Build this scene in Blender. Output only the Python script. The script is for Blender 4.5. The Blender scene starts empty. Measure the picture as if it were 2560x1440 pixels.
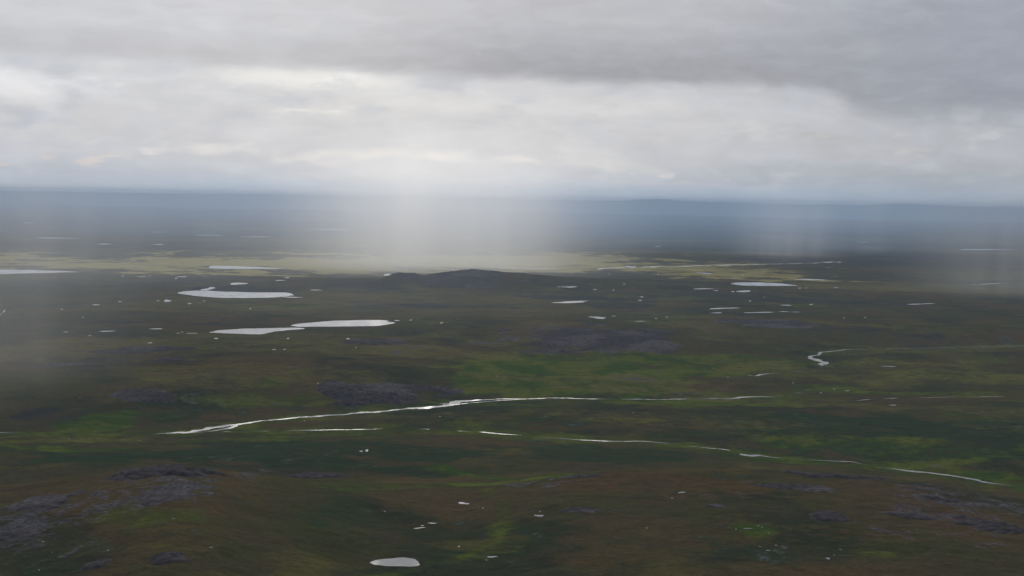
import bpy, math, random
import numpy as np
from math import radians as R

# ------------------------------------------------------------------ camera, sun, sky, exposure
S = bpy.context.scene
COL = S.collection
CAM_H = 500.0
F = 3500.0                     # focal length in pixels of the 2560-wide photograph
HZ = 495.5                     # row of the level line at mid width
PITCH = math.atan((720.0 - HZ) / F)
ROLL = R(0.99)
cp, sp_ = math.cos(PITCH), math.sin(PITCH)
FWD = np.array([0, cp, -sp_]); UP0 = np.array([0, sp_, cp]); X0 = np.array([1.0, 0, 0])
RIGHT = math.cos(ROLL) * X0 + math.sin(ROLL) * UP0
UP = -math.sin(ROLL) * X0 + math.cos(ROLL) * UP0

from mathutils import Matrix, Vector
cam = bpy.data.cameras.new('camera'); camo = bpy.data.objects.new('camera', cam); COL.objects.link(camo)
cam.sensor_width = 36.0; cam.lens = F / 2560.0 * 36.0
cam.clip_start = 1.0; cam.clip_end = 300000.0
m = Matrix(((RIGHT[0], UP[0], -FWD[0], 0), (RIGHT[1], UP[1], -FWD[1], 0), (RIGHT[2], UP[2], -FWD[2], CAM_H), (0, 0, 0, 1)))
camo.matrix_world = m
S.camera = camo

SUN_EL, SUN_AZ = R(26), R(-4)          # azimuth from +Y towards +X
sun = bpy.data.lights.new('sun', 'SUN'); suno = bpy.data.objects.new('sun', sun); COL.objects.link(suno)
sun.energy = 1.5; sun.angle = R(10); sun.color = (1.0, 0.95, 0.88)
sd = Vector((math.sin(SUN_AZ) * math.cos(SUN_EL), math.cos(SUN_AZ) * math.cos(SUN_EL), math.sin(SUN_EL)))
suno.rotation_euler = sd.to_track_quat('Z', 'Y').to_euler(); suno.location = (0, 0, 3000)

S.view_settings.view_transform = 'Standard'; S.view_settings.look = 'None'
S.view_settings.exposure = 0.0; S.view_settings.gamma = 1.0; S.view_settings.use_curve_mapping = False
S.cycles.use_denoising = True
try: S.cycles.denoiser = 'OPENIMAGEDENOISE'
except Exception: pass
S.cycles.max_bounces = 6; S.cycles.volume_bounces = 2; S.cycles.diffuse_bounces = 2
S.cycles.transparent_max_bounces = 32
S.cycles.volume_max_steps = 128

def ray(u, v):
    u = np.asarray(u, float); v = np.asarray(v, float)
    d = FWD + ((u - 1280) / F)[..., None] * RIGHT - ((v - 720) / F)[..., None] * UP
    return d / np.linalg.norm(d, axis=-1, keepdims=True)
def azel(u, v):
    d = ray(u, v); return float(np.arctan2(d[..., 0], d[..., 1])), float(np.arcsin(d[..., 2]))

def srgb(r, g, b):
    f = lambda c: (c / 255 / 12.92) if c / 255 <= 0.04045 else ((c / 255 + 0.055) / 1.055) ** 2.4
    return (f(r), f(g), f(b))

# small node helper
class NT:
    def __init__(s, tree): s.t = tree
    def n(s, kind, **kw):
        nd = s.t.nodes.new(kind)
        for k, v in kw.items(): setattr(nd, k, v)
        return nd
    def put(s, sock, v):
        if hasattr(v, 'is_output') or isinstance(v, bpy.types.NodeSocket): s.t.links.new(v, sock)
        else:
            try: sock.default_value = v
            except Exception:
                sock.default_value = tuple(v) + (1.0,)
    def math(s, op, a, b=0.0, c=0.0, clamp=False):
        nd = s.n('ShaderNodeMath', operation=op, use_clamp=clamp)
        for i, x in enumerate((a, b, c)): s.put(nd.inputs[i], x)
        return nd.outputs[0]
    def vm(s, op, a, b=None, scale=None):
        nd = s.n('ShaderNodeVectorMath', operation=op); s.put(nd.inputs[0], a)
        if b is not None: s.put(nd.inputs[1], b)
        if scale is not None: s.put(nd.inputs['Scale'], scale)
        return nd.outputs['Value'] if op in ('LENGTH', 'DOT_PRODUCT', 'DISTANCE') else nd.outputs[0]
    def ramp(s, x, a, b, lo=0.0, hi=1.0, kind='SMOOTHSTEP'):
        nd = s.n('ShaderNodeMapRange', interpolation_type=kind)
        for i, v in enumerate((x, a, b, lo, hi)): s.put(nd.inputs[i], v)
        return nd.outputs[0]
    def noise(s, vec, scale, detail=4.0, rough=0.5, color=False, dist=0.0):
        nd = s.n('ShaderNodeTexNoise'); s.put(nd.inputs['Vector'], vec)
        nd.inputs['Scale'].default_value = scale; nd.inputs['Detail'].default_value = detail
        nd.inputs['Roughness'].default_value = rough; nd.inputs['Distortion'].default_value = dist
        return nd.outputs[1] if color else nd.outputs[0]
    def mix(s, f, a, b, kind='MIX'):
        nd = s.n('ShaderNodeMix', data_type='RGBA', blend_type=kind)
        s.put(nd.inputs[0], f); s.put(nd.inputs[6], a); s.put(nd.inputs[7], b)
        return nd.outputs[2]
    def comb(s, x, y, z):
        nd = s.n('ShaderNodeCombineXYZ')
        for i, v in enumerate((x, y, z)): s.put(nd.inputs[i], v)
        return nd.outputs[0]

# ---- sky: overcast deck over a clear Nishita sky
W = bpy.data.worlds.new('World'); S.world = W; W.use_nodes = True
W.node_tree.nodes.clear(); w = NT(W.node_tree)
tc = w.n('ShaderNodeTexCoord').outputs['Generated']
dirn = w.vm('NORMALIZE', tc)
sx = w.n('ShaderNodeSeparateXYZ'); w.put(sx.inputs[0], dirn)
AZ = w.math('ARCTAN2', sx.outputs[0], sx.outputs[1]); EL = w.math('ARCSINE', sx.outputs[2])
ae = w.comb(AZ, EL, 0.0)
# cloud-shaped warp: flattened towards the horizon as a deck seen in perspective
stretch = w.vm('MULTIPLY', ae, (1.0, 3.2, 1.0))
n1 = w.noise(stretch, 7.0, 5.0, 0.55, color=True)
n2 = w.noise(w.vm('ADD', stretch, (3.1, 1.7, 0.4)), 32.0, 5.0, 0.55, color=True)
warp = w.vm('ADD', w.vm('MULTIPLY', w.vm('SUBTRACT', n1, (0.5, 0.5, 0.5)), (0.16, 0.028, 0)),
            w.vm('MULTIPLY', w.vm('SUBTRACT', n2, (0.5, 0.5, 0.5)), (0.035, 0.014, 0)))
P = w.vm('ADD', ae, warp)
P_soft = w.vm('ADD', ae, w.vm('SCALE', warp, scale=0.45))
def blob(u, v, ru, rv, soft=1.0, coords=None):
    a, e = azel(u, v)
    q = w.vm('SUBTRACT', coords or P, (a, e, 0))
    q = w.vm('MULTIPLY', q, (F / ru, F / rv, 0))
    return w.ramp(w.vm('LENGTH', q), 1.0, 1.0 - soft, 0.0, 1.0)
sky = w.n('ShaderNodeTexSky', sky_type='NISHITA', sun_disc=False)
sky.sun_elevation = SUN_EL; sky.sun_rotation = SUN_AZ
clear = w.vm('SCALE', sky.outputs[0], scale=0.10)
# base grey deck by elevation
g_lo = srgb(186, 194, 206); g_mid = srgb(201, 203, 209); g_top = srgb(204, 204, 209)
base = w.mix(w.ramp(EL, 0.0, 0.055), (*g_lo, 1), (*g_mid, 1))
base = w.mix(w.ramp(EL, 0.09, 0.16), base, (*g_top, 1))
# to the right it is duller
base = w.mix(w.math('MULTIPLY', w.ramp(AZ, -0.02, 0.36), 0.8), base, (*srgb(166, 171, 181), 1))
c = base
BL = [  # u, v, ru, rv, soft, colour, strength, broad   (large soft clouds of the deck)
 (1500, 20, 900, 110, 1.0, (184, 185, 191), .7, 1),
 (2250, 90, 620, 170, 1.0, (162, 165, 175), .85, 1),
 (2560, 10, 460, 110, 1.0, (158, 162, 174), .7, 1),
 (60, 215, 400, 72, .9, (226, 227, 231), .85, 0),
 (760, 196, 400, 42, .9, (236, 236, 234), .9, 1),
 (1000, 260, 620, 60, 1.0, (222, 222, 222), .6, 1),
 (270, 226, 90, 20, .9, (232, 233, 236), .8, 0),
 (450, 258, 240, 26, .9, (203, 206, 213), .8, 0),
 (680, 288, 110, 12, .9, (230, 229, 226), .6, 0),
 (800, 285, 90, 9, .9, (230, 229, 225), .6, 0),
 (610, 325, 170, 30, .9, (204, 206, 214), .8, 0),
 (1560, 262, 420, 40, .9, (208, 209, 212), .7, 1),
 (1400, 305, 560, 30, .9, (198, 200, 206), .5, 0),
 (1850, 300, 320, 30, .9, (196, 198, 203), .7, 0),
 (2020, 345, 160, 14, .9, (174, 179, 184), .9, 0),
 (2230, 362, 150, 14, .9, (190, 192, 197), .7, 0),
 (0, 300, 90, 34, .9, (182, 188, 202), .8, 0),
 (60, 360, 600, 28, .9, (192, 197, 209), .85, 0),
 (120, 418, 480, 36, .8, (178, 186, 200), .9, 0),
 (60, 402, 60, 13, .8, (210, 203, 204), .9, 0),
 (165, 398, 44, 7, .8, (210, 203, 204), .9, 0),
 (280, 408, 24, 16, .8, (213, 205, 204), .9, 0),
 (350, 402, 34, 9, .8, (204, 201, 206), .8, 0),
 (430, 374, 130, 12, .8, (216, 217, 220), .9, 0),
 (600, 368, 110, 18, .8, (222, 222, 223), .8, 0),
 (900, 390, 360, 20, .9, (222, 221, 220), .8, 0),
 (1080, 385, 120, 24, .9, (226, 225, 222), .8, 0),
 (1290, 395, 110, 22, .8, (224, 223, 220), .8, 0),
 (1480, 400, 160, 30, .7, (203, 206, 210), .9, 0),
 (1600, 425, 50, 14, .7, (210, 211, 212), .9, 0),
 (1785, 426, 26, 9, .8, (202, 204, 207), .9, 0),
 (2060, 438, 16, 9, .8, (188, 192, 197), .8, 0),
 (1900, 420, 340, 22, .9, (174, 183, 194), .7, 0),
 (900, 432, 220, 9, .8, (212, 207, 210), .6, 0),
 (1650, 455, 240, 7, .7, (202, 196, 200), .9, 0),
 (1550, 478, 280, 14, .8, (178, 188, 200), .7, 1),
 (2250, 455, 700, 60, .9, (160, 171, 183), .9, 1),
 (150, 462, 520, 16, .8, (198, 198, 205), .8, 1),
 (750, 475, 420, 26, .9, (190, 197, 208), .8, 1),
]
for u, v, ru, rv, so, colr, st, br in BL:
    c = w.mix(w.math('MULTIPLY', blob(u, v, ru, rv, so, P_soft if br else P), st), c, (*srgb(*colr), 1))
# the dark cloud bank across the top: a ragged, fairly sharp underside and a soft top
sp_w = w.n('ShaderNodeSeparateXYZ'); w.put(sp_w.inputs[0], P_soft)
row = w.math('ADD', sp_w.outputs[1], w.math('MULTIPLY', sp_w.outputs[0], ROLL))
def rowof(u, v):
    a, e = azel(u, v); return e + ROLL * a
def colof(u): return azel(u, 250)[0]
e1, e2, e3 = rowof(400, 152), rowof(1500, 210), rowof(2400, 318)
s1 = w.ramp(sp_w.outputs[0], colof(650), colof(1150)); s2 = w.ramp(sp_w.outputs[0], colof(1980), colof(2260))
edge = w.math('ADD', w.math('ADD', w.math('MULTIPLY', s1, e2 - e1), e1), w.math('MULTIPLY', s2, e3 - e2))
tt = w.math('MULTIPLY', w.math('SUBTRACT', row, edge), F)
under = w.ramp(tt, -16.0, w.math('ADD', 26.0, w.math('MULTIPLY', s2, 40.0)))
topf = w.ramp(tt, w.math('ADD', w.math('ADD', 95.0, w.math('MULTIPLY', s1, 130.0)), w.math('MULTIPLY', s2, 260.0)), 24.0)
topf = w.math('MAXIMUM', topf, w.math('MULTIPLY', s1, .25))
bank = w.math('MULTIPLY', w.math('MULTIPLY', under, topf), w.math('ADD', .55, w.math('MULTIPLY', w.ramp(sp_w.outputs[0], colof(600), colof(1500)), .45)))
bcol = w.mix(w.ramp(sp_w.outputs[0], colof(500), colof(1500)), (*srgb(180, 180, 186), 1), (*srgb(150, 153, 163), 1))
bcol = w.mix(w.ramp(sp_w.outputs[0], colof(2000), colof(2450)), bcol, (*srgb(145, 151, 165), 1))
c = w.mix(bank, c, bcol)
# mottled cool and pale puffs
pf = w.noise(w.vm('ADD', w.vm('MULTIPLY', w.vm('ADD', ae, w.vm('SCALE', warp, scale=.35)), (1, 2.3, 1)), (7.7, 2.2, 0)), 24.0, 6.0, .58)
low = w.math('SUBTRACT', 1.0, w.math('MULTIPLY', under, .75))
c = w.mix(w.math('MULTIPLY', w.math('MULTIPLY', w.ramp(pf, .48, .68), .55), low), c, (*srgb(184, 190, 202), 1))
c = w.mix(w.math('MULTIPLY', w.math('MULTIPLY', w.ramp(pf, .47, .33), .22), low), c, (*srgb(226, 226, 228), 1))
# small relief in the clouds, fading into the mist near the horizon
fine = w.noise(w.vm('MULTIPLY', w.vm('ADD', ae, w.vm('SCALE', warp, scale=0.8)), (1, 3.4, 1)), 26.0, 6.0, 0.52)
fine = w.ramp(fine, 0.25, 0.75, 0.92, 1.08, 'LINEAR')
c = w.mix(1.0, c, w.comb(fine, fine, fine), 'MULTIPLY')
# the part of the deck the sun stands behind, above the picture
q = w.vm('DOT_PRODUCT', dirn, tuple(sd))
glow = w.math('MULTIPLY', w.ramp(q, 0.74, 0.98), w.ramp(EL, R(13.0), R(20)))
c = w.vm('ADD', c, w.vm('SCALE', (1.15, 1.12, 1.06), scale=glow))
# away from the picture the overcast is a plain darker grey
away = w.math('MAXIMUM', w.ramp(EL, R(30), R(55)), w.ramp(w.math('ABSOLUTE', AZ), R(32), R(80)))
c = w.mix(away, c, (0.17, 0.18, 0.20, 1))
c = w.mix(0.96, clear, c)
bg = w.n('ShaderNodeBackground'); w.put(bg.inputs[0], c); bg.inputs[1].default_value = 1.0
wo = w.n('ShaderNodeOutputWorld'); w.t.links.new(bg.outputs[0], wo.inputs[0])

# ------------------------------------------------------------------ height field
rs = np.random.RandomState(7)
PERM = rs.permutation(4096); GA = rs.rand(4096) * 2 * math.pi
def pn(x, y):
    xi = np.floor(x).astype(np.int64); yi = np.floor(y).astype(np.int64); xf = x - xi; yf = y - yi
    def g(ix, iy, dx, dy):
        a = GA[PERM[(PERM[ix & 4095] + iy) & 4095]]
        return np.cos(a) * dx + np.sin(a) * dy
    u = xf * xf * xf * (xf * (xf * 6 - 15) + 10); v = yf * yf * yf * (yf * (yf * 6 - 15) + 10)
    a = g(xi, yi, xf, yf); b = g(xi + 1, yi, xf - 1, yf); cc = g(xi, yi + 1, xf, yf - 1); d = g(xi + 1, yi + 1, xf - 1, yf - 1)
    return (a + u * (b - a)) * (1 - v) + (cc + u * (d - cc)) * v
def fbm(x, y, wl, oct=4, gain=0.5, off=0.0):
    s = 0.0; a = 1.0
    for i in range(oct):
        s = s + a * pn(x / wl + off + 17.3 * i, y / wl + off * 1.7 - 9.1 * i); wl /= 2.03; a *= gain
    return s
def ss(x, a, b):
    t = np.clip((x - a) / (b - a), 0, 1); return t * t * (3 - 2 * t)
def plane_pt(u, v, z):
    d = ray(u, v); t = (z - CAM_H) / np.minimum(d[..., 2], -1e-4)
    return d[..., 0] * t, d[..., 1] * t

def crest(pts, hs):          # crest line of a rise: azimuth -> (distance, height)
    az, dist = [], []
    for (u, v), h in zip(pts, hs):
        x, y = plane_pt(np.array(u), np.array(v), h); az.append(math.atan2(x, y)); dist.append(math.hypot(x, y))
    return np.array(az), np.array(dist), np.array(hs, float)
C1 = crest([(-900,1300),(-300,1262),(0,1212),(150,1190),(300,1166),(430,1158),(540,1166),(640,1184),(850,1196),(1000,1214),(1150,1222),(1300,1206),(1400,1186),(1600,1176),(1900,1180),(2100,1190),(2300,1206),(2560,1250),(3200,1320)],
           [30,40,58,66,80,90,82,66,50,34,26,32,44,50,52,50,46,36,20])
C2 = crest([(300,716),(700,704),(900,700),(955,699),(968,692),(985,688),(1015,687),(1040,686),(1062,691),(1090,686),(1130,682),(1172,678),(1182,676),(1194,678),(1240,680),(1290,683),(1340,688),(1400,693),(1500,698),(1900,712)],
           [0,22,34,38,54,62,64,66,54,66,76,84,88,84,80,74,62,48,34,0])
FARH = [(1640, 60000, 100, 1100), (1700, 61000, 40, 2400), (2270, 60000, 85, 1000), (2370, 61000, 30, 2200), (1180, 62000, 45, 2600), (950, 61000, 26, 2600), (700, 60000, 20, 3200)]
FARH = [(math.sin(azel(u, 490)[0]) * d, math.cos(azel(u, 490)[0]) * d, h, s) for u, d, h, s in FARH]
BUMPS = []                   # low swells: (u, v, radius across, radius deep, height)
for u, v, ru, rv, h in [(1480,832,620,620,26), (990,965,330,300,30), (1920,806,420,420,16), (930,856,300,240,12), (340,975,300,240,16),
                        (330,872,420,300,12), (700,905,500,350,22), (1700,640,1600,900,26), (2150,880,600,300,14), (300,800,900,500,14), (2350,830,900,500,16)]:
    x, y = plane_pt(np.array(u), np.array(v), h); BUMPS.append((float(x), float(y), ru, rv, h))
RIV_Z = -22.0
def pl(pts, z):
    x, y = plane_pt(np.array([p[0] for p in pts], float), np.array([p[1] for p in pts], float), z)
    return np.stack([x, y], 1)
main_river_px = [(-260,1090),(0,1084),(200,1087),(375,1086),(470,1081),(560,1067),(640,1056),(700,1049),(850,1037),(1000,1024),(1090,1015),(1130,1003),(1250,999),(1440,996),(1600,998),(1740,998),(1900,993),(1960,990),(2050,972)]
stream_px = [(560,1077),(700,1078),(820,1075),(950,1072),(1050,1074),(1200,1082),(1330,1092),(1450,1100),(1600,1104),(1750,1117),(1850,1135),(2000,1151),(2190,1171),(2330,1185),(2480,1209),(2640,1232)]
upper_px = [(1860,940),(1945,933),(2010,914),(2055,914),(2025,896),(2050,882),(2110,874),(2250,872),(2400,868),(2700,864)]
VALLEYS = [(pl(main_river_px, RIV_Z), RIV_Z, 300.0), (pl(stream_px, RIV_Z), RIV_Z, 230.0), (pl(upper_px, RIV_Z + 12), RIV_Z + 12, 240.0)]
farriver_px = [(1490,673),(1560,670),(1640,667),(1750,665),(1900,661),(2000,659),(2060,657),(2100,655)]
VALLEYS.append((pl(farriver_px, 2.0), 2.0, 500.0))

def seg_dist(x, y, poly):
    d = np.full(x.shape, 1e9)
    for i in range(len(poly) - 1):
        ax, ay = poly[i]; bx, by = poly[i + 1]; vx, vy = bx - ax, by - ay; L = vx * vx + vy * vy + 1e-9
        t = np.clip(((x - ax) * vx + (y - ay) * vy) / L, 0, 1)
        d = np.minimum(d, np.hypot(x - ax - t * vx, y - ay - t * vy))
    return d
def H0(x, y):
    x = np.asarray(x, float); y = np.asarray(y, float); sh = x.shape; x = x.ravel(); y = y.ravel()
    r = np.hypot(x, y); az = np.arctan2(x, y)
    far = ss(r, 14000, 40000)
    h = 16 * fbm(x, y, 3800, 3, 0.5) * (1 + 2.2 * far) + (9 * fbm(x, y, 900, 3, 0.5, 5.5)) * (1 - 0.3 * far)
    h += 3.2 * fbm(x, y, 160, 3, 0.55, 8.1) * ss(r, 30000, 9000)
    for bx, by, ru, rv, bh in BUMPS:
        h += bh * np.exp(-(((x - bx) / ru) ** 2 + ((y - by) / rv) ** 2))
    # far rolling country climbing to the skyline
    h += 95 * ss(r, 30000, 39000) * ss(r, 47000, 41000) * (0.75 + 0.35 * pn(az * 9 + 3.3, r * 0 + 0.5) * 2)
    h += 440 * ss(r, 47000, 60000) + 22 * pn(az * 6 + 1.7, r * 0 + 0.2) * ss(r, 48000, 60000)
    for bx, by, bh, s in FARH:
        h += bh * np.exp(-(((x - bx) / s) ** 2 + ((y - by) / 5000) ** 2))
    # rocky rise in the middle distance
    A, D, Hh = C2
    dc = np.interp(az, A, D); hc = np.interp(az, A, Hh, left=0, right=0)
    h = h * (1 - 0.75 * np.exp(-((r - dc) / 500) ** 2) * ss(hc, 0, 25)) + hc * np.where(r < dc, np.exp(-((r - dc) / 480) ** 2), np.exp(-((r - dc) / 500) ** 2))
    # valleys are flattened towards their streams
    for poly, z, wd in VALLEYS:
        lo = poly.min(0) - 3 * wd; hi = poly.max(0) + 3 * wd
        k = (x > lo[0]) & (x < hi[0]) & (y > lo[1]) & (y < hi[1])
        if k.any():
            d = seg_dist(x[k], y[k], poly); f = np.exp(-(d / wd) ** 2)
            h[k] = h[k] * (1 - f) + z * f
    # the hill in the foreground
    A, D, Hh = C1
    dc = np.interp(az, A, D); hc = np.interp(az, A, Hh)
    k = np.abs(az) < 1.2
    body = np.where(r < dc, 1.0 - 0.16 * ss(dc - r, 0, 900), 1 - ss(r, dc, dc + 300))
    nearer = ss(r, dc + 60, dc - 200)
    h = np.where(k, h * (1 - 0.55 * nearer) + (hc + 6 * nearer * fbm(x, y, 420, 3, .5, 2.2)) * body, h)
    return h.reshape(sh)

T = np.exp(np.linspace(math.log(900), math.log(70000), 5200))
def hit(us, vs, Hf):
    out = []
    for u, v in zip(us, vs):
        d = ray(np.array(u), np.array(v)); X = d[0] * T; Y = d[1] * T; Z = CAM_H + d[2] * T
        g = Z - Hf(X, Y); i = int(np.argmax(g < 0))
        if i == 0: out.append((X[-1], Y[-1], 0.0)); continue
        t = g[i - 1] / (g[i - 1] - g[i] + 1e-9)
        out.append((X[i-1] + t * (X[i] - X[i-1]), Y[i-1] + t * (Y[i] - Y[i-1]), Z[i-1] + t * (Z[i] - Z[i-1])))
    return np.array(out)

# ------------------------------------------------------------------ water bodies
# outlines in photograph pixels, set down on the ground they lie on
lakes_px = [
 [(441,733),(455,728),(500,726),(530,727),(560,729),(640,731),(720,731),(739,737),(715,741),(680,744),(600,745),(540,744),(480,739)],
 [(-120,671),(-40,673),(0,674),(80,675),(150,677),(200,680),(120,682),(40,684),(-40,686),(-120,687)],
 [(519,667),(530,664),(580,665),(650,668),(715,671),(650,672),(560,672),(525,670)],
 [(517,831),(545,826),(600,822),(680,820),(740,819),(768,822),(720,825),(685,829),(655,836),(620,835),(540,832)],
 [(726,813),(760,808),(830,802),(900,800),(960,800),(996,803),(975,811),(945,815),(850,816),(740,817)],
 [(917,1407),(925,1401),(960,1395),(1010,1392),(1040,1398),(1060,1406),(1048,1413),(1030,1417),(960,1416),(925,1412)],
 [(1823,710),(1840,706),(1900,706),(1960,709),(1996,714),(1930,715),(1860,714)],
]
ponds_px = [  # centre u, v, width, height, tilt (v per u)
 (1428,755,90,4.5,-.03),(1419,716,54,5,0),(1762,683,44,4,.06),(595,709,40,5,.02),(730,743,44,3,0),(2462,624,166,3.6,0),(2030,699,88,3.4,.03),
 (137,595,88,3.4,.01),(643,592,66,3,0),(825,574,80,2.8,0),(70,557,28,3,0),(300,502,84,2.4,0),(395,611,28,2.4,0),(260,610,42,2.4,0),
 (268,828,50,3,-.03),(390,822,40,2.6,-.01),(165,830,16,2.6,0),(224,839,9,2.6,0),(540,846,15,4,0),(375,857,18,3,0),(720,846,12,3,0),
 (1575,666,26,4,0),(1320,671,130,2.6,.02),(970,687,20,5,0),(1107,715,17,3,0),(1495,794,40,5,.04),(1604,742,14,3,0),(1600,751,14,3,0),
 (1806,771,86,3.6,-.04),(1792,782,30,3,0),(1898,781,66,3.4,-.03),(1965,763,26,3,0),(2028,761,14,3,0),(1757,722,44,4,0),(1790,726,16,2.6,0),
 (2300,760,62,3.4,-.04),(1860,728,32,4.6,0),(1832,729,12,3,0),(2245,560,28,2.4,0),(2285,585,10,3,0),(2155,605,28,2.4,0),(2465,710,86,2.6,-.05),
 (1250,566,38,2.4,0),(1175,594,26,2.4,0),(1405,569,12,2.6,0),(1645,616,14,3,0),(1205,626,20,2.4,0),
 (903,1128,16,4,0),(917,1126,12,5,0),(1158,1258,26,5,.06),(1349,1288,20,8,-.1),(1350,1279,6,3,0),(1077,1308,22,4,0),(1047,1320,28,4,-.08),(1056,1314,9,3,0),
 (1230,1392,22,4.6,-.04),(1216,1400,8,2.6,0),(1147,1366,8,2.6,0),(1208,1270,7,2.6,0),(962,1278,8,3,0),
 (173,1099,5,3.6,0),(349,1101,5,3,0),(1100,1041,5,3,0),(761,1052,5,3,0),(1583,1032,3.4,3,0),(795,958,6,3,0),(711,873,9,3,0),(685,874,12,2.6,0),
 (92,1357,5,3,0),(98,1354,5,3,0),(108,1354,7,3.4,0),(90,1380,7,2.6,0),(130,1381,4,2.6,0),(270,1376,8,2.6,0),(527,1368,14,2.8,0),(98,1425,8,2.6,0),(433,1296,10,2.4,0),
 (2223,916,38,3,.03),(2232,1013,22,3,0),(2118,977,15,3,-.04),(2085,973,6,3,0),(1820,942,5,2.6,0),(1982,957,6,3,0),(2052,982,8,2.6,0),
 (1704,1231,22,4,-.12),(1680,1245,12,2.4,0),(1896,1315,10,2.6,0),(1905,1319,6,2.6,0),(1870,1321,30,2,0),(1922,1333,5,3.6,0),(1840,1323,8,2.4,0),
 (1920,1376,16,3,0),(1940,1363,12,2.6,0),(1900,1367,8,2.4,0),(2070,1396,14,5,.1),(2085,1388,5,3,0),(2102,1374,9,3,0),(2212,1381,5,2.8,0),(1617,1320,7,3,0),
 (455,692,24,3.4,0),(440,696,9,2.6,0),(717,694,16,3,0),(700,701,24,2.4,-.04),(790,725,26,2.6,0),(418,752,20,4.4,-.06),(395,752,8,2.6,0),(300,754,12,2.6,0),(240,762,22,2.6,0),
 (474,759,16,2.6,0),(155,773,9,2.6,0),(207,794,5,3.4,0),(626,772,7,2.8,0),(510,752,8,2.2,0),(445,833,9,2.4,0),(455,830,9,2.2,0),(480,833,26,1.8,0),(355,692,20,2.2,0),(375,690,9,2.2,0),
 (307,690,9,2.8,0),(992,801,16,3,0),(1027,800,10,2.6,0),(1104,807,13,2.4,0),(1487,724,12,3,0),(1534,725,9,2.6,0),(1560,710,9,2.4,0),(1411,722,6,2.2,0),
 (1640,796,8,2.6,0),(1668,793,16,3,0),(1600,803,24,2.4,-.02),(1535,790,12,2.4,0),(1990,780,20,2.2,0),(1960,779,22,2.2,0),(2110,795,8,2.6,0),(2163,794,8,2.6,0),
 (2000,720,14,2.4,0),(2015,720,8,2.4,0),(2090,719,16,2.2,0),(1875,752,9,2.8,0),(1910,743,6,2.2,0),(1858,688,6,2.6,0),(1838,696,6,2.6,0),(1522,685,4,3,0),
 (1645,685,5,3,0),(10,778,7,5,-.6),(2,786,6,4,-.6),(30,627,18,2.2,0),(400,580,30,2,0),(2410,533,120,1.8,0),(520,588,60,1.8,0),(1120,600,30,2,0),
 (890,868,5,2.4,0),(870,847,16,2.4,0),
]
rnd = random.Random(5)
H1 = H0
def blob_outline(u, v, wd, ht, tilt, n=18):
    ph = [rnd.uniform(0, 6.28) for _ in range(4)]; pts = []
    for i in range(n):
        a = 2 * math.pi * i / n
        k = 1 + .20 * math.sin(2 * a + ph[0]) + .16 * math.sin(3 * a + ph[1]) + .10 * math.sin(5 * a + ph[2])
        pts.append((u + wd / 2 * k * math.cos(a), v + ht / 2 * k * math.sin(a) + tilt * wd / 2 * math.cos(a)))
    return pts
ponds_px = [(u, v, wd * (.7 if wd < 20 else 1), max(1.4, ht * .62) if ht < 4.2 else ht, t) for u, v, wd, ht, t in ponds_px]
bodies = []
_all = [('lake', p) for p in lakes_px] + [('pond', blob_outline(*p)) for p in ponds_px]
inlet = [(498,727),(505,722),(520,721),(527,716),(533,718),(540,720),(528,723),(514,727)]
_all.append(('pond', inlet))
cent = hit([np.mean([q[0] for q in p]) for k, p in _all], [np.mean([q[1] for q in p]) for k, p in _all], H0)
for (kind, p), c0 in zip(_all, cent):
    z = c0[2]
    if p is inlet: z = bodies[0][2]
    if len(bodies) == 4: z = bodies[3][2]        # the two long lakes share one level
    px = np.array(p, float)
    if kind == 'lake':       # finer shore with small coves
        q = []
        for i in range(len(px)):
            a, b = px[i], px[(i + 1) % len(px)]; n = max(3, int(np.hypot(*(b - a)) / 5))
            for j in range(n): q.append(a + (b - a) * j / n)
        px = np.array(q)
        for _ in range(2): px = (np.roll(px, 1, 0) + 2 * px + np.roll(px, -1, 0)) / 4
    x, y = plane_pt(px[:, 0], px[:, 1], z)
    if kind == 'lake':
        cx, cy = x.mean(), y.mean(); dd = np.hypot(x - cx, y - cy)
        wob = fbm(x, y, 90, 3, .6, 4.4) * 10 + fbm(x, y, 25, 2, .6, 1.4) * 4
        x = x + (x - cx) / dd * wob; y = y + (y - cy) / dd * wob
    bodies.append((kind, np.stack([x, y], 1), z))
def in_poly(x, y, P):
    ins = np.zeros(x.shape, bool); n = len(P); j = n - 1
    for i in range(n):
        xi, yi = P[i]; xj, yj = P[j]
        c_ = ((yi > y) != (yj > y)) & (x < (xj - xi) * (y - yi) / (yj - yi + 1e-12) + xi); ins ^= c_; j = i
    return ins
def H(x, y):
    x = np.asarray(x, float); y = np.asarray(y, float); sh = x.shape; x = x.ravel(); y = y.ravel()
    h = H0(x, y)
    for kind, P_, z in bodies:
        mrg = 120.0 if kind == 'lake' else 35.0
        rr = math.hypot(*P_.mean(0)); mrg *= max(1.0, rr / 9000)
        lo = P_.min(0) - mrg; hi = P_.max(0) + mrg
        k = np.nonzero((x > lo[0]) & (x < hi[0]) & (y > lo[1]) & (y < hi[1]))[0]
        if len(k) == 0: continue
        xx, yy = x[k], y[k]
        d = seg_dist(xx, yy, np.vstack([P_, P_[:1]])); ins = in_poly(xx, yy, P_)
        f = np.where(ins, 1.0, 1 - ss(d, 0, mrg)); sink = 0.5 * max(1.0, rr / 6000)
        h[k] = h[k] * (1 - f) + (z - np.where(ins, sink, sink * .6)) * f
    return h.reshape(sh)

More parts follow.
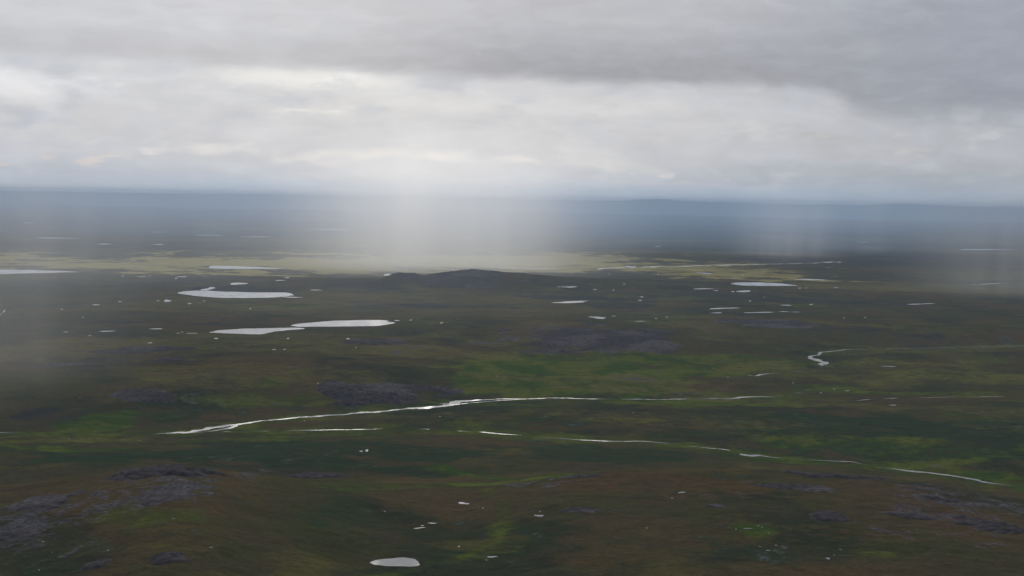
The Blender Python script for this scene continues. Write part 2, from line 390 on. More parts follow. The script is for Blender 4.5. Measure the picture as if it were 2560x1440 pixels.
# ------------------------------------------------------------------ materials
def material(name):
    mt = bpy.data.materials.new(name); mt.use_nodes = True; mt.node_tree.nodes.clear(); n = NT(mt.node_tree)
    out = n.n('ShaderNodeOutputMaterial'); return mt, n, out
def turf_colour(n, pos, green, sedge, rust, dry_sunlit, scree, wet):
    big = n.noise(pos, 1 / 650, 5, .6, dist=.6); mid = n.noise(pos, 1 / 150, 6, .62, dist=.5); small = n.noise(pos, 1 / 26, 5, .65)
    tiny = n.noise(pos, 1 / 6, 3, .6)
    jit = n.math('ADD', n.math('SUBTRACT', mid, .5), n.math('MULTIPLY', n.math('SUBTRACT', small, .5), .7))
    jit = n.math('ADD', jit, n.math('MULTIPLY', n.math('SUBTRACT', big, .5), .8))
    def msk(s_, gain=1.5, lo=.25, hi=.7):
        return n.ramp(n.math('ADD', s_, n.math('MULTIPLY', jit, gain)), lo, hi)
    c = n.mix(n.ramp(mid, .38, .62), (0.0357, 0.0307, 0.0159, 1), (0.0297, 0.0327, 0.0119, 1))
    c = n.mix(n.ramp(big, .45, .58), c, (0.0465, 0.0347, 0.0168, 1))
    c = n.mix(n.math('MULTIPLY', n.ramp(n.noise(n.vm('ADD', pos, (5000, 900, 0)), 1 / 420, 5, .6, dist=.5), .50, .62), .75), c, (0.0159, 0.0209, 0.0129, 1))
    c = n.mix(n.math('MULTIPLY', n.ramp(n.noise(n.vm('ADD', pos, (1000, 7900, 0)), 1 / 300, 5, .6, dist=.5), .54, .66), .7), c, (0.0555, 0.0495, 0.0159, 1))
    c = n.mix(n.math('MULTIPLY', n.ramp(small, .54, .68), .6), c, (0.0159, 0.0168, 0.0119, 1))
    c = n.mix(n.math('MULTIPLY', msk(rust), .85), c, (0.0514, 0.0297, 0.0138, 1))
    c = n.mix(n.math('MULTIPLY', msk(sedge), .85), c, (.0125, .0240, .0120, 1))
    c = n.mix(n.math('MULTIPLY', msk(green, 1.0, .12, .75), .95), c, n.mix(n.ramp(mid, .4, .6), (.022, .044, .007, 1), (.054, .064, .010, 1)))
    c = n.mix(n.math('MULTIPLY', msk(dry_sunlit, .9, .10, .85), .9), c, n.mix(n.ramp(dry_sunlit, .5, .85), (.074, .066, .022, 1), (.21, .185, .070, 1)))  # dry grass, with the sunlit far band and lighter middle painted into its colour
    c = n.mix(n.math('MULTIPLY', msk(wet, 1.3), .85), c, (0.0149, 0.0168, 0.0209, 1))
    sc = n.math('MULTIPLY', msk(scree, 3.0, .5, .95), .75)
    c = n.mix(sc, c, n.mix(n.ramp(tiny, .35, .65), (0.0248, 0.0248, 0.0327, 1), (0.0644, 0.0633, 0.0772, 1)))
    vv = n.ramp(small, .25, .75, .72, 1.28, 'LINEAR'); v2 = n.ramp(tiny, .25, .75, .80, 1.2, 'LINEAR')
    v3 = n.math('MULTIPLY', n.math('MULTIPLY', vv, v2), 1.95)
    return n.mix(1.0, c, n.comb(v3, v3, v3), 'MULTIPLY'), small, tiny, mid
def tundra_material():
    mt, n, out = material('tundra')
    pos = n.n('ShaderNodeNewGeometry').outputs['Position']
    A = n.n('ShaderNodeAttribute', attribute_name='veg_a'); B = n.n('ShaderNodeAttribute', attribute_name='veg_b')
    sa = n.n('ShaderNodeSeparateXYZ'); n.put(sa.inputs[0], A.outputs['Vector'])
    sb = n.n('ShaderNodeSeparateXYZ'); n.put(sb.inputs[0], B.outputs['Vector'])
    green, sedge, rust = sa.outputs; dry_sunlit, scree, wet = sb.outputs
    c, small, tiny, mid = turf_colour(n, pos, green, sedge, rust, dry_sunlit, scree, wet)
    bs = n.n('ShaderNodeBsdfPrincipled'); n.put(bs.inputs['Base Color'], c); bs.inputs['Roughness'].default_value = .95
    bs.inputs['Specular IOR Level'].default_value = 0.0
    bp = n.n('ShaderNodeBump'); n.put(bp.inputs['Height'], n.math('ADD', n.math('MULTIPLY', small, 9.0), n.math('MULTIPLY', n.noise(pos, 1 / 60, 4, .6), 16.0)))
    bp.inputs['Strength'].default_value = .55; bp.inputs['Distance'].default_value = 1.0
    n.t.links.new(bp.outputs[0], bs.inputs['Normal']); n.t.links.new(bs.outputs[0], out.inputs[0]); return mt
def rock_material():
    mt, n, out = material('rubble')
    pos = n.n('ShaderNodeNewGeometry').outputs['Position']
    v = n.n('ShaderNodeTexVoronoi'); n.put(v.inputs['Vector'], pos); v.inputs['Scale'].default_value = 1 / 4.5
    k = n.noise(pos, 1 / 55, 6, .62, dist=.4); k2 = n.noise(pos, 1 / 10, 5, .62); k3 = n.noise(pos, 1 / 170, 4, .6, dist=.5)
    at = n.n('ShaderNodeAttribute', attribute_name='cover'); sa = n.n('ShaderNodeSeparateXYZ'); n.put(sa.inputs[0], at.outputs['Vector'])
    c = n.mix(n.ramp(k2, .38, .62), (.042, .038, .042, 1), (.084, .077, .082, 1))
    c = n.mix(n.math('MULTIPLY', n.ramp(k3, .46, .62), .8), c, n.mix(n.ramp(k2, .4, .62), (.090, .083, .086, 1), (.155, .145, .148, 1)))
    turf = turf_colour(n, pos, *[0.0] * 6)[0]
    bare = n.ramp(n.math('ADD', sa.outputs[0], n.math('MULTIPLY', n.math('SUBTRACT', k, .5), 1.3)), .12, .48)
    c = n.mix(bare, turf, c)
    bs = n.n('ShaderNodeBsdfPrincipled'); n.put(bs.inputs['Base Color'], c); bs.inputs['Roughness'].default_value = .9; bs.inputs['Specular IOR Level'].default_value = 0.0
    bp = n.n('ShaderNodeBump'); n.put(bp.inputs['Height'], n.math('MULTIPLY', k2, 6.0)); bp.inputs['Strength'].default_value = .7
    n.t.links.new(bp.outputs[0], bs.inputs['Normal']); n.t.links.new(bs.outputs[0], out.inputs[0]); return mt
def water_material(name, rough=.10, depth=(.012, .016, .018), ior=1.4):
    mt, n, out = material(name)
    pos = n.n('ShaderNodeNewGeometry').outputs['Position']
    bs = n.n('ShaderNodeBsdfPrincipled'); bs.inputs['Base Color'].default_value = (*depth, 1)
    n.put(bs.inputs['Roughness'], n.ramp(n.noise(n.vm('MULTIPLY', pos, (1, .35, 1)), 1 / 70, 4, .6), .35, .65, rough * .35, rough * 1.9))
    bs.inputs['IOR'].default_value = ior
    bp = n.n('ShaderNodeBump'); n.put(bp.inputs['Height'], n.noise(pos, 1 / 3.0, 4, .6)); bp.inputs['Strength'].default_value = .14
    bp.inputs['Distance'].default_value = .35
    n.t.links.new(bp.outputs[0], bs.inputs['Normal']); n.t.links.new(bs.outputs[0], out.inputs[0]); return mt
M_T = tundra_material(); M_R = rock_material(); M_W = water_material('lake_water', .10, (.13, .135, .14)); M_P = water_material('pond_water', .09, (.07, .075, .08), 1.36); M_S = water_material('stream_water', .22, (.10, .10, .10))

# ------------------------------------------------------------------ mesh helpers
def grid_mesh(name, X, Y, Z, mat, attrs=None, closed=False):
    nr, nc = X.shape
    me = bpy.data.meshes.new(name); nv = nr * nc
    co = np.stack([X, Y, Z], -1).reshape(-1, 3).astype(np.float32)
    i = np.arange(nr - 1)[:, None] * nc; j = np.arange(nc if closed else nc - 1)[None, :]; j2 = (j + 1) % nc
    quads = np.stack([i + j, i + j2, i + nc + j2, i + nc + j], -1).reshape(-1, 4).astype(np.int32)
    nf = len(quads)
    me.vertices.add(nv); me.vertices.foreach_set('co', co.ravel())
    me.loops.add(nf * 4); me.loops.foreach_set('vertex_index', quads.ravel())
    me.polygons.add(nf); me.polygons.foreach_set('loop_start', np.arange(nf, dtype=np.int32) * 4)
    me.polygons.foreach_set('use_smooth', np.ones(nf, bool))
    me.update(calc_edges=True)
    for k, a in (attrs or {}).items():
        at = me.attributes.new(k, 'FLOAT_VECTOR', 'POINT'); at.data.foreach_set('vector', a.astype(np.float32).ravel())
    me.materials.append(mat); return me
def link(name, me, loc=(0, 0, 0), **props):
    o = bpy.data.objects.new(name, me); COL.objects.link(o); o.location = loc
    for k, v in props.items(): o[k] = v
    return o

# ------------------------------------------------------------------ the ground
dense = np.linspace(R(-27), R(27), 1000)
az = np.concatenate([np.linspace(R(-180), R(-27.5), 60), dense, np.linspace(R(27.5), R(177), 60)])
rr = np.concatenate([np.exp(np.linspace(math.log(4), math.log(1400), 30))[:-1], np.exp(np.linspace(math.log(1400), math.log(26000), 1050)), np.exp(np.linspace(math.log(26200), math.log(66000), 260))])
AZg, RRg = np.meshgrid(az, rr)
X = np.sin(AZg) * RRg; Y = np.cos(AZg) * RRg
Z = H(X, Y)
# vegetation and painted sunlight: patches given as (u, v, half-width px, half-height px, strength, channel)
PAT = {
 'green': [(1330,915,240,28,1.1),(1560,930,300,40,1.0),(1450,970,400,28,1.0),(1700,900,420,26,.6),(1250,1010,200,10,.6),(1750,1010,380,14,.6),(560,1100,600,10,.5),(1300,1060,300,18,.5),(2150,1110,400,24,.5),(1900,900,260,18,.5),(700,1000,260,16,.45),(2400,940,260,16,.5),(1640,968,110,26,.9),(1300,940,130,16,.6),(1230,905,110,10,.8),(1450,900,260,24,.55),
           (240,1058,90,16,.8),(100,1120,150,14,.6),(680,955,60,14,.6),(900,1085,160,10,.6),(2300,985,220,9,.4),(2050,968,120,16,.7),(1850,990,260,12,.5),
           (2480,1190,160,16,.7),(2250,1165,200,14,.5),(1900,1150,180,8,.5),(1240,1370,120,12,.4),(1180,1395,150,10,.35),(1150,1212,120,10,.6),(1230,1380,160,12,.4),(1870,1322,70,16,.7),
           (1700,745,220,5,.7),(1650,800,120,6,.5),(2020,765,80,6,.5),(700,764,360,7,.5),(1480,1050,260,14,.35),(2300,878,180,8,.35),(2440,900,180,10,.3),
           (2200,1385,70,14,.4),(300,640,220,3,.3),(1480,622,160,4,.4),(2120,945,180,8,.4),(1740,890,160,8,.4)],
 'sedge': [(1100,1330,900,60,.3),(2000,1380,700,40,.3),(300,1340,300,50,.25),(700,1130,900,44,.8),(1500,1130,500,36,.7),(1500,1080,420,18,.6),(2200,1080,460,60,.8),(2450,1030,300,30,.5),(200,1160,300,24,.6),(1100,1180,320,22,.8),
           (1600,885,260,18,.6),(1900,900,160,12,.5),(1500,570,900,40,.45),(640,560,600,40,.4),(400,1020,300,26,.5),(1000,1150,300,20,.4),(1830,1190,160,14,.3)],
 'rust': [(2000,1270,600,90,.3),(900,1290,400,60,.38),(700,1330,300,60,.2),(1700,1210,300,30,.5),(1700,1060,260,14,.5),(560,770,400,10,.35),(1200,790,380,16,.35),
          (1100,745,500,18,.3),(900,850,300,10,.3),(2300,740,200,10,.5),(2100,1030,300,8,.3),(1450,1400,300,20,.35)],
 'dry_sunlit': [(1100,740,900,30,.42),(1900,820,700,30,.42),(500,860,700,40,.45),(1000,1040,600,16,.35),(1550,965,420,30,.5),(850,875,620,34,.5),(2150,930,460,30,.45),(650,940,500,30,.4),(1150,780,700,20,.35),(2000,750,460,20,.35),(300,770,500,20,.35),(1400,870,380,20,.45),(1600,1050,500,20,.4),(2300,1020,360,16,.4),(250,1100,300,10,.35),(300,662,700,22,.8),(1300,650,600,24,.8),(1700,672,420,14,.7),(760,660,1000,28,1.0),(1200,652,700,26,.8),(1900,690,340,12,.75),(2260,716,320,16,.55),(420,660,500,22,.6),(2500,690,260,14,.4),(1700,630,300,6,.5),(1850,640,160,10,.4),(1150,820,400,20,.22),(900,880,500,30,.30),(1350,925,160,12,.25),(1640,960,160,10,.2)],
 'scree': [(420,1185,260,26,.5),(60,1300,160,90,.42),(150,1245,200,50,.38),(2080,1200,240,40,.34),(2330,1290,340,60,.34),(1850,1260,300,40,.2),(1450,1200,200,16,.4),(1500,1280,240,20,.3),
           (800,1190,140,12,.4),(420,1395,120,24,.3),(350,1240,240,40,.3),(1480,838,300,30,.3),(340,985,180,14,.3)],
 'wet': [(1080,765,220,5,.7),(1450,745,180,8,.7),(1550,762,120,10,.6),(620,722,180,8,.75),(200,715,340,14,.5),(900,712,200,7,.6),(300,806,320,8,.5),(2050,752,420,12,.6),(2100,830,400,14,.45),
         (1850,740,220,10,.5),(1330,632,120,4,.3),(1650,646,200,4,.35),(2050,651,160,4,.45),(1880,647,90,5,.6),(100,1040,120,16,.6),(640,588,120,5,.6),(160,575,160,6,.5),(1250,735,300,6,.3),(1000,540,1600,16,.15),(2000,540,500,14,.4),(2300,590,300,10,.35)],
}
cl = [(k, p) for k, L in PAT.items() for p in L]
hp = hit([p[0] for k, p in cl], [p[1] for k, p in cl], H0)
masks = {k: np.zeros(X.shape) for k in PAT}
wn1 = fbm(X, Y, 900, 4, .55, 3.0); wn2 = fbm(X, Y, 300, 4, .6, 6.0); wn3 = fbm(X, Y, 90, 3, .6, 16.0)
for (k, (u, v, ru, rv, st)), (cx, cy, cz) in zip(cl, hp):
    D = math.hypot(cx, cy); ha = ru * D / F
    hd = rv / F * D * D / max(60.0, CAM_H - cz)            # depth of the patch on the ground
    hd = min(hd, 0.6 * D)
    c_, s_ = cx / D, cy / D                                # outward direction
    dx, dy = X - cx, Y - cy
    al = dx * c_ + dy * s_; ac = dx * s_ - dy * c_
    q = np.sqrt((ac / ha) ** 2 + (al / hd) ** 2)
    q = q + 0.75 * wn1 + 0.65 * wn2 + .3 * wn3
    masks[k] = np.maximum(masks[k], st * (1 - ss(q, .45, 1.15)))
near = ss(RRg, 30000, 12000)
for poly, z, wd in VALLEYS[:3]:           # wetter, greener turf beside the running water
    masks['green'] = np.maximum(masks['green'], .55 * np.exp(-((seg_dist(X, Y, poly) + 40 * wn3) / 60) ** 2))
masks['sedge'] = np.maximum(masks['sedge'], .36 * ss(wn1 + .4 * wn2, .12, .45) * near)
masks['green'] = np.maximum(masks['green'], .28 * ss(-wn1 + .5 * wn2, .2, .55) * near)
masks['wet'] = np.maximum(masks['wet'], .3 * ss(fbm(X, Y, 1600, 5, .6, 12.), .2, .5) * ss(RRg, 5200, 7500))
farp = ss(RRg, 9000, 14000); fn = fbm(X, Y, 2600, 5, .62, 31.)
masks['dry_sunlit'] = np.maximum(masks['dry_sunlit'], farp * .55 * ss(fn, .05, .45)); masks['wet'] = np.maximum(masks['wet'], farp * .8 * ss(-fn, .1, .45))
masks['sedge'] = np.maximum(masks['sedge'], farp * .6 * ss(fbm(X, Y, 1900, 4, .6, 44.), .1, .4))
masks['rust'] = np.maximum(masks['rust'], .25 * ss(fbm(X, Y, 1300, 4, .6, 22.), .15, .5))
STRIPS = [([(1215,1225),(1262,1262),(1256,1300),(1240,1352),(1170,1392),(1040,1425),(900,1436)], 16, .45),
 ([(1180,902),(1260,914),(1370,928),(1400,948),(1370,972),(1300,990)], 60, .95), ([(1480,925),(1600,944),(1645,962),(1610,985),(1560,994)], 55, .95),
 ([(1320,882),(1500,900),(1700,915),(1850,936)], 55, .7), ([(1640,965),(1700,940),(1760,925)], 45, .7), ([(170,1075),(260,1052),(320,1035)], 34, .75),
 ([(0,1112),(90,1122),(190,1128),(300,1120)], 28, .7), ([(1100,1168),(1300,1200),(1380,1190)], 26, .6), ([(850,1220),(1000,1215),(1150,1214)], 28, .5),
 ([(2030,968),(2100,975),(2240,985),(2400,980)], 40, .6), ([(2200,1166),(2350,1160),(2440,1150)], 30, .6), ([(2280,880),(2400,872),(2540,868)], 40, .5),
 ([(300,1285),(380,1300),(460,1290)], 24, .4), ([(1560,745),(1700,738),(1840,735)], 60, .7), ([(1580,803),(1660,800),(1740,790)], 50, .6)]
for px_, wd_, st_ in STRIPS:
    hh = hit([p[0] for p in px_], [p[1] for p in px_], H0)[:, :2]
    k = np.abs(RRg - np.hypot(*hh.mean(0))) < 2500
    d_ = seg_dist(X[k], Y[k], hh) + (wn2[k] * .9 + wn3[k] * .5 - .15) * wd_
    masks['green'][k] = np.maximum(masks['green'][k], st_ * np.exp(-(np.maximum(d_, 0) / wd_) ** 2))
va = np.stack([masks['green'], masks['sedge'], masks['rust']], -1); vb = np.stack([masks['dry_sunlit'], masks['scree'], masks['wet']], -1)
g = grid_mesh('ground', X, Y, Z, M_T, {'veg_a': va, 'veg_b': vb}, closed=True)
link('tundra_ground', g, kind='structure', label='olive brown and green tundra plain rolling to the horizon')
zmin = float(Z.min()); print('ZMIN', zmin, 'ZMAX', float(Z.max()))

# ------------------------------------------------------------------ lakes and ponds
def sheet(name, P_, z, mat):
    me = bpy.data.meshes.new(name); cx, cy = P_.mean(0)
    P2 = P_ - np.array([cx, cy])
    me.from_pydata([(float(a), float(b), 0.0) for a, b in P2], [], [list(range(len(P2)))])
    me.materials.append(mat); me.update()
    if me.polygons[0].normal.z < 0: me.flip_normals()
    return me, (float(cx), float(cy), float(z))
for kind, P_, z in bodies:
    me, loc = sheet(kind, P_, z, M_W if kind == 'lake' or np.ptp(P_[:, 0]) > 90 else M_P); o = link(kind, me, loc, kind='structure')
    o['group'] = 'ponds and lakes scattered over the tundra'

# ------------------------------------------------------------------ rivers: ribbons with ragged banks
def ribbon(name, pts, widths, seed, off=.7, step=5.0, gaps=None, mat=None):
    """pts: world polyline (n,2); widths: full widths in metres along it"""
    rg = np.random.RandomState(seed)
    seg = np.hypot(*np.diff(pts, axis=0).T); s = np.concatenate([[0], np.cumsum(seg)])
    n = max(8, int(s[-1] / step)); t = np.linspace(0, s[-1], n)
    x = np.interp(t, s, pts[:, 0]); y = np.interp(t, s, pts[:, 1])
    for _ in range(6): x[1:-1] = (x[:-2] + 2 * x[1:-1] + x[2:]) / 4; y[1:-1] = (y[:-2] + 2 * y[1:-1] + y[2:]) / 4
    wd = np.interp(t, s, widths)
    x = x + pn(t / 110, t * 0 + seed) * wd * 1.1; y = y + pn(t / 90, t * 0 + seed + .5) * wd * 2.2 + pn(t / 37, t * 0 + seed + .9) * wd * .9
    dx = np.gradient(x); dy = np.gradient(y); L = np.hypot(dx, dy) + 1e-9; nx, ny = -dy / L, dx / L
    wl = wd / 2 * np.clip(1 + 1.6 * pn(t / 60, t * 0 + seed + 2.2) + 1.1 * pn(t / 21, t * 0 + seed + 7) + .8 * pn(t / 9, t * 0 + seed + 1), .06, 2)
    wr = wd / 2 * np.clip(1 + 1.6 * pn(t / 70, t * 0 + seed + 4.2) + 1.1 * pn(t / 19, t * 0 + seed + 9) + .8 * pn(t / 8, t * 0 + seed + 3), .06, 2)
    if name == 'stream':          # sinks under its turf here and there
        gp = ss(pn(t / 55, t * 0 + seed + 5.5) + .5 * pn(t / 17, t * 0 + seed + 8.5), -.42, -.2); wl *= gp; wr *= gp
    ends = ss(np.minimum(t, s[-1] - t), 0, 60); wl *= ends; wr *= ends
    XX = np.stack([x + nx * wl, x + nx * wl * .3, x - nx * wr * .3, x - nx * wr], 1)
    YY = np.stack([y + ny * wl, y + ny * wl * .3, y - ny * wr * .3, y - ny * wr], 1)
    ZZ = H(XX, YY) + off
    me = grid_mesh(name, XX, YY, ZZ, mat or M_S)
    if me.polygons[0].normal.z < 0: me.flip_normals()
    return link(name, me, kind='structure')
def riv(name, px, z, wd, seed, **k):
    P_ = pl(px, z); return ribbon(name, P_, wd, seed, **k)
riv('river', [(-260,1088),(-60,1084),(0,1083),(62,1082)], RIV_Z, [9,9,8,4], 3)
riv('river', [(372,1086),(420,1083),(470,1081),(520,1072),(560,1066),(640,1056),(700,1049),(850,1037),(1000,1024),(1090,1014),(1130,1006),(1190,1001),(1240,1000)], RIV_Z, [12,14,14,18,15,12,11,12,17,22,22,14,8], 4)
riv('river', [(1095,1013),(1150,1005),(1200,1001),(1250,999),(1350,997),(1440,996),(1540,999)], RIV_Z, [14,11,8,12,10,8,3], 6)
riv('river', [(1100,1016),(1170,1009),(1240,1003),(1300,1000)], RIV_Z, [10,8,8,6], 9)
riv('river', [(1540,999),(1640,999),(1740,998)], RIV_Z, [9,9,9], 12)
riv('river', [(1735,998),(1800,997),(1900,993),(1960,993)], RIV_Z, [7,11,11,6], 14)
riv('river', [(1800,1001),(1830,1000)], RIV_Z, [6,6], 15)
for k, q in enumerate([((500,1081),(530,1078),(580,1071),(600,1060)), ((560,1072),(575,1070),(595,1064))]):
    riv('river', list(q), RIV_Z, [10, 12, 14, 8][:len(q)], 21 + k)
riv('stream', [(440,1084),(520,1081),(600,1079)], RIV_Z, [4,5,5], 33)
riv('stream', [(628,1080),(655,1081),(678,1080)], RIV_Z, [10,13,10], 34)
riv('stream', [(690,1078),(820,1075),(870,1075),(965,1072)], RIV_Z, [3,5,6,6], 35)
riv('stream', [(1040,1073),(1095,1075)], RIV_Z, [5,5], 36)
riv('stream', [(1130,1077),(1200,1082),(1300,1089),(1330,1092)], RIV_Z, [4,6,4,2], 37)
riv('stream', [(1330,1092),(1450,1100),(1500,1101),(1600,1104),(1700,1113)], RIV_Z, [2,4,9,6,3], 38)
riv('stream', [(1700,1113),(1760,1119),(1820,1126),(1850,1136),(1880,1139),(1920,1143),(1980,1148)], RIV_Z, [3,5,6,16,18,8,5], 39)
riv('stream', [(1980,1148),(2060,1153),(2130,1157),(2180,1167)], RIV_Z, [3,4,5,2], 40)
riv('stream', [(2184,1170),(2240,1174),(2330,1184),(2420,1197),(2480,1210),(2560,1218)], RIV_Z, [14,12,9,10,8,3], 41)
riv('stream', [(1858,938),(1880,941),(1900,936),(1960,931)], RIV_Z + 12, [12,18,9,3], 42)
riv('river', [(2035,912),(2055,916),(2066,908),(2040,900),(2024,897),(2035,890),(2060,881),(2110,875),(2180,872)], RIV_Z + 12, [8,14,22,20,16,12,9,7,4], 43)
riv('river', [(2180,872),(2300,871),(2400,868),(2640,864)], RIV_Z + 12, [4,5,5,6], 44)
for k, (u, v, wpx, wm) in enumerate([(1935,991,14,9),(1952,989,24,11),(1975,987,24,12),(2000,983,36,12),(2025,976,30,9),(2042,971,20,8),(1918,943,22,7),(1985,957,8,8),(1990,930,60,5)]):
    riv('stream', [(u - wpx / 2, v + 1), (u + wpx / 2, v - 1)], RIV_Z + (3 if v > 960 else 12), [wm, wm], 50 + k, step=6)
riv('stream', [(2120,1006),(2200,1003),(2300,1004),(2400,1006),(2560,1009)], RIV_Z + 4, [4,7,7,5,4], 61)
riv('stream', [(1232,936),(1243,944),(1246,950)], RIV_Z + 14, [2,3,2], 62, step=5)
riv('river', [(1490,673),(1530,671),(1600,669)], 2.0, [50,44,38], 71, off=1.5, step=30)
riv('river', [(1600,669),(1640,667),(1750,665),(1900,661),(2000,659),(2060,657)], 2.0, [40,50,52,42,36,30], 72, off=1.5, step=30)
riv('river', [(2055,657),(2075,656),(2100,655)], 2.0, [60,80,50], 73, off=1.5, step=30)

# ------------------------------------------------------------------ rock outcrops and scree fields: rubble rising through the turf
OUT = [ # u, v, half-width px, half-height px, height m, label
 (1480,838,215,28,7.0,'widest grey rubble field in the middle of the plain, below the two slim ponds'),
 (1925,810,120,14,3.0,'faint bluish rubble field above the upper river bend at right'),
 (985,983,165,26,8.0,'purple grey scree slope falling to the river left of its bright bend'),
 (1010,690,56,7,12.0,'small dark rounded rock knoll at the left end of the rocky ridge'),
 (1175,688,150,8,10.0,'long dark rocky ridge against the pale plain, rising to a small peak'),
 (925,857,95,7,3.0,'low grey rock patch just below the second long white lake'),
 (420,899,62,5,3.0,'small dark rock patch left of centre, under the long grey streak'),
 (330,874,140,9,3.0,'long thin grey rock streak on the slope at left'),
 (165,912,95,6,2.5,'faint grey rock streak on the misty slope at far left'),
 (350,985,135,11,4.0,'grey rock band on the hillside above the left river'),
 (430,1176,190,17,6.0,'broad stony crown of the dark dome hill at lower left'),
 (780,1190,110,7,3.0,'thin stony rim along the ridge right of the dome hill'),
 (400,1240,120,20,2.0,'sparse stone field on the near flank of the dome hill'),
 (110,1250,90,22,3.5,'dark stone field on the hillside at the left edge'),
 (60,1325,90,26,3.0,'pale stone run sloping down at the left edge'),
 (430,1395,60,14,2.5,'oval stone patch near the bottom, right of a darker one'),
 (225,1417,44,12,3.0,'small dark stone patch in the bottom left corner'),
 (1440,1192,100,9,4.0,'dark rocky lip on the near ridge right of the green gully'),
 (1035,1250,34,5,2.0,'tiny stone patch above the paired ponds at bottom centre'),
 (1440,1275,70,9,2.5,'stone streak beside the small triangular pond'),
 (2085,1190,130,11,3.5,'upper stone field on the near ridge below the stream'),
 (1985,1218,100,9,3.0,'second stone streak on the near ridge, under the upper one'),
 (2330,1243,90,10,3.0,'stone streak on the near ridge under the last bright reach of the stream'),
 (2080,1290,70,14,2.5,'mottled stone patch in the middle of the right foreground'),
 (2260,1287,90,7,2.5,'thin stone streak in the right foreground'),
 (2490,1312,90,16,3.5,'larger bluish stone field at the right edge of the foreground'),
 (1790,1265,34,6,2.0,'small stone patch near the rust coloured slope'),
 (2470,1372,70,10,2.5,'lowest faint stone streak at the right edge'),
]
hp = hit([o[0] for o in OUT], [o[1] for o in OUT], H)
for (u, v, ru, rv, ht, lab), (cx, cy, cz) in zip(OUT, hp):
    D = math.hypot(cx, cy); ha = ru * D / F * 1.25; hd = min(rv / F * D * D / (CAM_H - cz) * 1.25, ha * 2.2)
    nu = int(np.clip(ha / (D / F) * 1.0, 40, 300)); nvv = int(np.clip(hd * 2 / (D / F) / 3.0, 30, 160))
    a, b = np.meshgrid(np.linspace(-1, 1, nu), np.linspace(-1, 1, nvv))
    ox, oy = cx / D, cy / D
    XX = cx + a * ha * oy + b * hd * ox; YY = cy - a * ha * ox + b * hd * oy
    q = np.sqrt(a * a + b * b) + .8 * fbm(XX, YY, 260 * (D / 4000), 4, .6, cx % 7)
    mk = 1 - ss(q, .35, .95)
    mk = mk * ss(seg_dist(XX, YY, VALLEYS[0][0]), 25, 110)
    rough = fbm(XX, YY, 30, 3, .65, 1.1)
    edge = ss(np.maximum(abs(a), abs(b)), .97, .86)
    ZZ = H(XX, YY) + (ht * mk * (.8 + .45 * rough) + 1.2 * fbm(XX, YY, 70, 4, .6, 9.) * mk ** .5 + 1.2 * mk) * edge - (1.3 + 1.2 * (1 - mk)) * 1.0
    me = grid_mesh('rock_outcrop', XX - cx, YY - cy, ZZ - cz, M_R, {'cover': np.stack([mk, mk, mk], -1)})
    if me.polygons[0].normal.z < 0: me.flip_normals()
    link('rock_outcrop', me, (cx, cy, cz), label=lab, category='rock outcrop', group='rubble outcrops in the tundra')

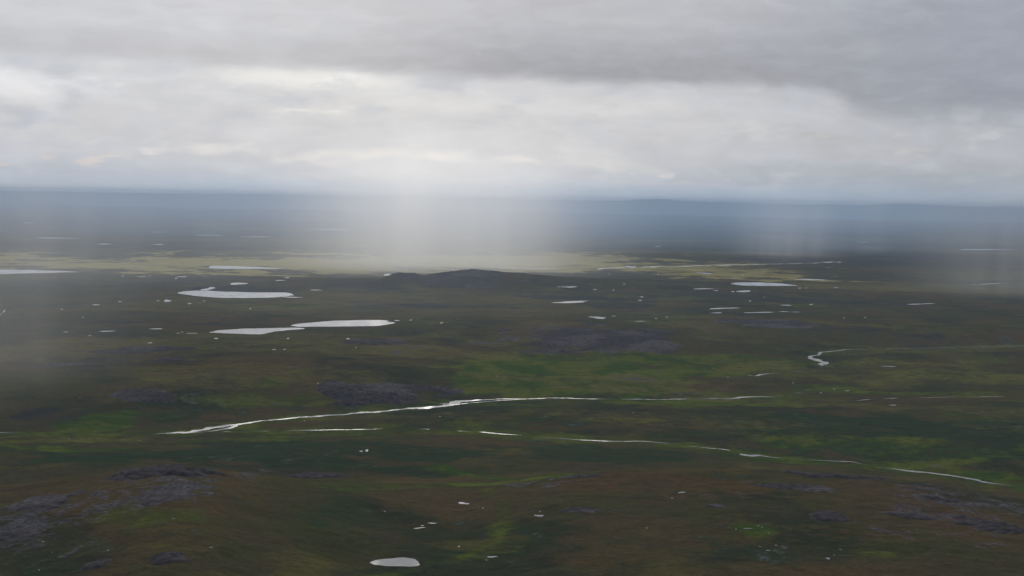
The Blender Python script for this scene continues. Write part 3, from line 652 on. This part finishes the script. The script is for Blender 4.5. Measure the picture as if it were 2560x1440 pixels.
# ------------------------------------------------------------------ air
def haze_box():
    mt, n, out = material('haze'); v = n.n('ShaderNodeVolumePrincipled')
    v.inputs['Color'].default_value = (.53, .68, .91, 1); v.inputs['Density'].default_value = 2.3e-5
    v.inputs['Anisotropy'].default_value = 0.1
    n.t.links.new(v.outputs[0], out.inputs['Volume'])
    x0, x1, y0, y1, z0, z1 = -67000, 67000, -67000, 67000, zmin - 1, max(CAM_H, float(Z.max())) + 10
    vs = [(x, y, z) for z in (z0, z1) for y in (y0, y1) for x in (x0, x1)]
    me = bpy.data.meshes.new('haze'); me.from_pydata(vs, [], [(0,2,3,1),(4,5,7,6),(0,1,5,4),(2,6,7,3),(0,4,6,2),(1,3,7,5)])
    me.materials.append(mt); link('haze', me, kind='stuff', label='thin bluish haze lying over the whole plain')
haze_box()
def rain(u, v, wpx, depth, dens, top, lab, color=(.95, .95, .96), g=.45, soft=.9, streak=.5, seed=0.0, zlo=0.0):
    """a curtain of fine rain lit from behind, also used for added haze banks: stands on the ground at (u, v)"""
    x, y = plane_pt(np.array(float(u)), np.array(float(v)), 0.0); D = math.hypot(x, y); ra = wpx / 2 * D / F
    mt, n, out = material('rain'); t = n.n('ShaderNodeTexCoord').outputs['Object']
    flat = n.vm('MULTIPLY', t, (1 / ra, 2 / depth, 0)); L = n.vm('LENGTH', flat)
    rad = n.ramp(L, 1.0, 1.0 - soft)
    nz = n.noise(n.vm('ADD', n.vm('MULTIPLY', t, (1, .03, .012)), (seed * 900, 0, 0)), 1 / (ra * .26), 2, .5)
    st = n.ramp(nz, .35, .65, 1 - streak, 1 + streak)
    sp = n.n('ShaderNodeSeparateXYZ'); n.put(sp.inputs[0], t)
    zf = n.ramp(sp.outputs[2], top, top * .3, kind='SMOOTHERSTEP'); 
    de = n.math('MULTIPLY', n.math('MULTIPLY', rad, st), n.math('MULTIPLY', zf, dens))
    if zlo: de = n.math('MULTIPLY', de, n.ramp(sp.outputs[2], 0.0, zlo, .15, 1))
    vv = n.n('ShaderNodeVolumePrincipled'); vv.inputs['Color'].default_value = (*color, 1); vv.inputs['Anisotropy'].default_value = g
    n.put(vv.inputs['Density'], de); n.t.links.new(vv.outputs[0], out.inputs['Volume'])
    N = 32; vs = []
    for z in (0.0, top):
        for i in range(N): a = 2 * math.pi * i / N; vs.append((ra * 1.02 * math.cos(a), depth / 2 * 1.02 * math.sin(a), z))
    fs = [(i, (i + 1) % N, N + (i + 1) % N, N + i) for i in range(N)] + [tuple(range(N))[::-1], tuple(range(N, 2 * N))]
    me = bpy.data.meshes.new('rain'); me.from_pydata(vs, [], fs); me.materials.append(mt)
    o = link('rain_haze_curtain', me, (float(x), float(y), zmin), kind='stuff', label=lab); o.rotation_euler[2] = -math.atan2(x, y)
rain(1080, 672, 1300, 4800, 2.6e-4, 1250, 'broad pale curtain of rain falling behind the rocky ridge', seed=1, streak=.3, soft=1.0, g=.68)
rain(1070, 672, 800, 2800, 5.2e-4, 1150, 'brighter core of the central rain curtain', seed=2, streak=.28, soft=1.0, g=.7)
rain(1960, 645, 360, 3600, 1.25e-4, 900, 'narrow rain streak falling on the far river', seed=3, streak=.25, soft=1.0, g=.6)
rain(2150, 630, 700, 4000, .4e-4, 1100, 'faint rain streaks right of the far river', seed=8, streak=.4, soft=1.0, g=.6)
rain(2560, 735, 760, 2400, 2.6e-4, 900, 'grey rain veil at the right edge over the plain', seed=4, streak=.2, soft=1.0, g=.2)
rain(-60, 960, 1000, 1700, 2.4e-4, 800, 'pale rain veil at the left edge above the hillside', seed=5, streak=.2, soft=1.0, g=.3)
rain(200, 700, 1500, 3500, .9e-4, 1100, 'thin wide drizzle behind the lakes at left', seed=6, streak=.25, soft=1.0, g=.6)
rain(700, 800, 3000, 4200, .34e-4, 700, 'faint added haze over the lakes in the middle distance', seed=9, streak=.3, soft=1.0, g=.4)  # haze bank added to lighten the middle distance
rain(1280, 604, 5200, 12000, 4.2e-5, 750, 'thin added haze over the far half of the plain', seed=11, streak=.3, soft=.8, g=.3, color=(.44, .64, 1.0))  # second haze layer, added to thicken the air over the far plain
rain(1280, 544, 6800, 50000, 1.9e-5, 1400, 'bluish added haze filling the farthest plain', seed=7, streak=.2, soft=.6, g=.45, color=(.46, .70, 1.0))  # distant haze added as a wide soft volume
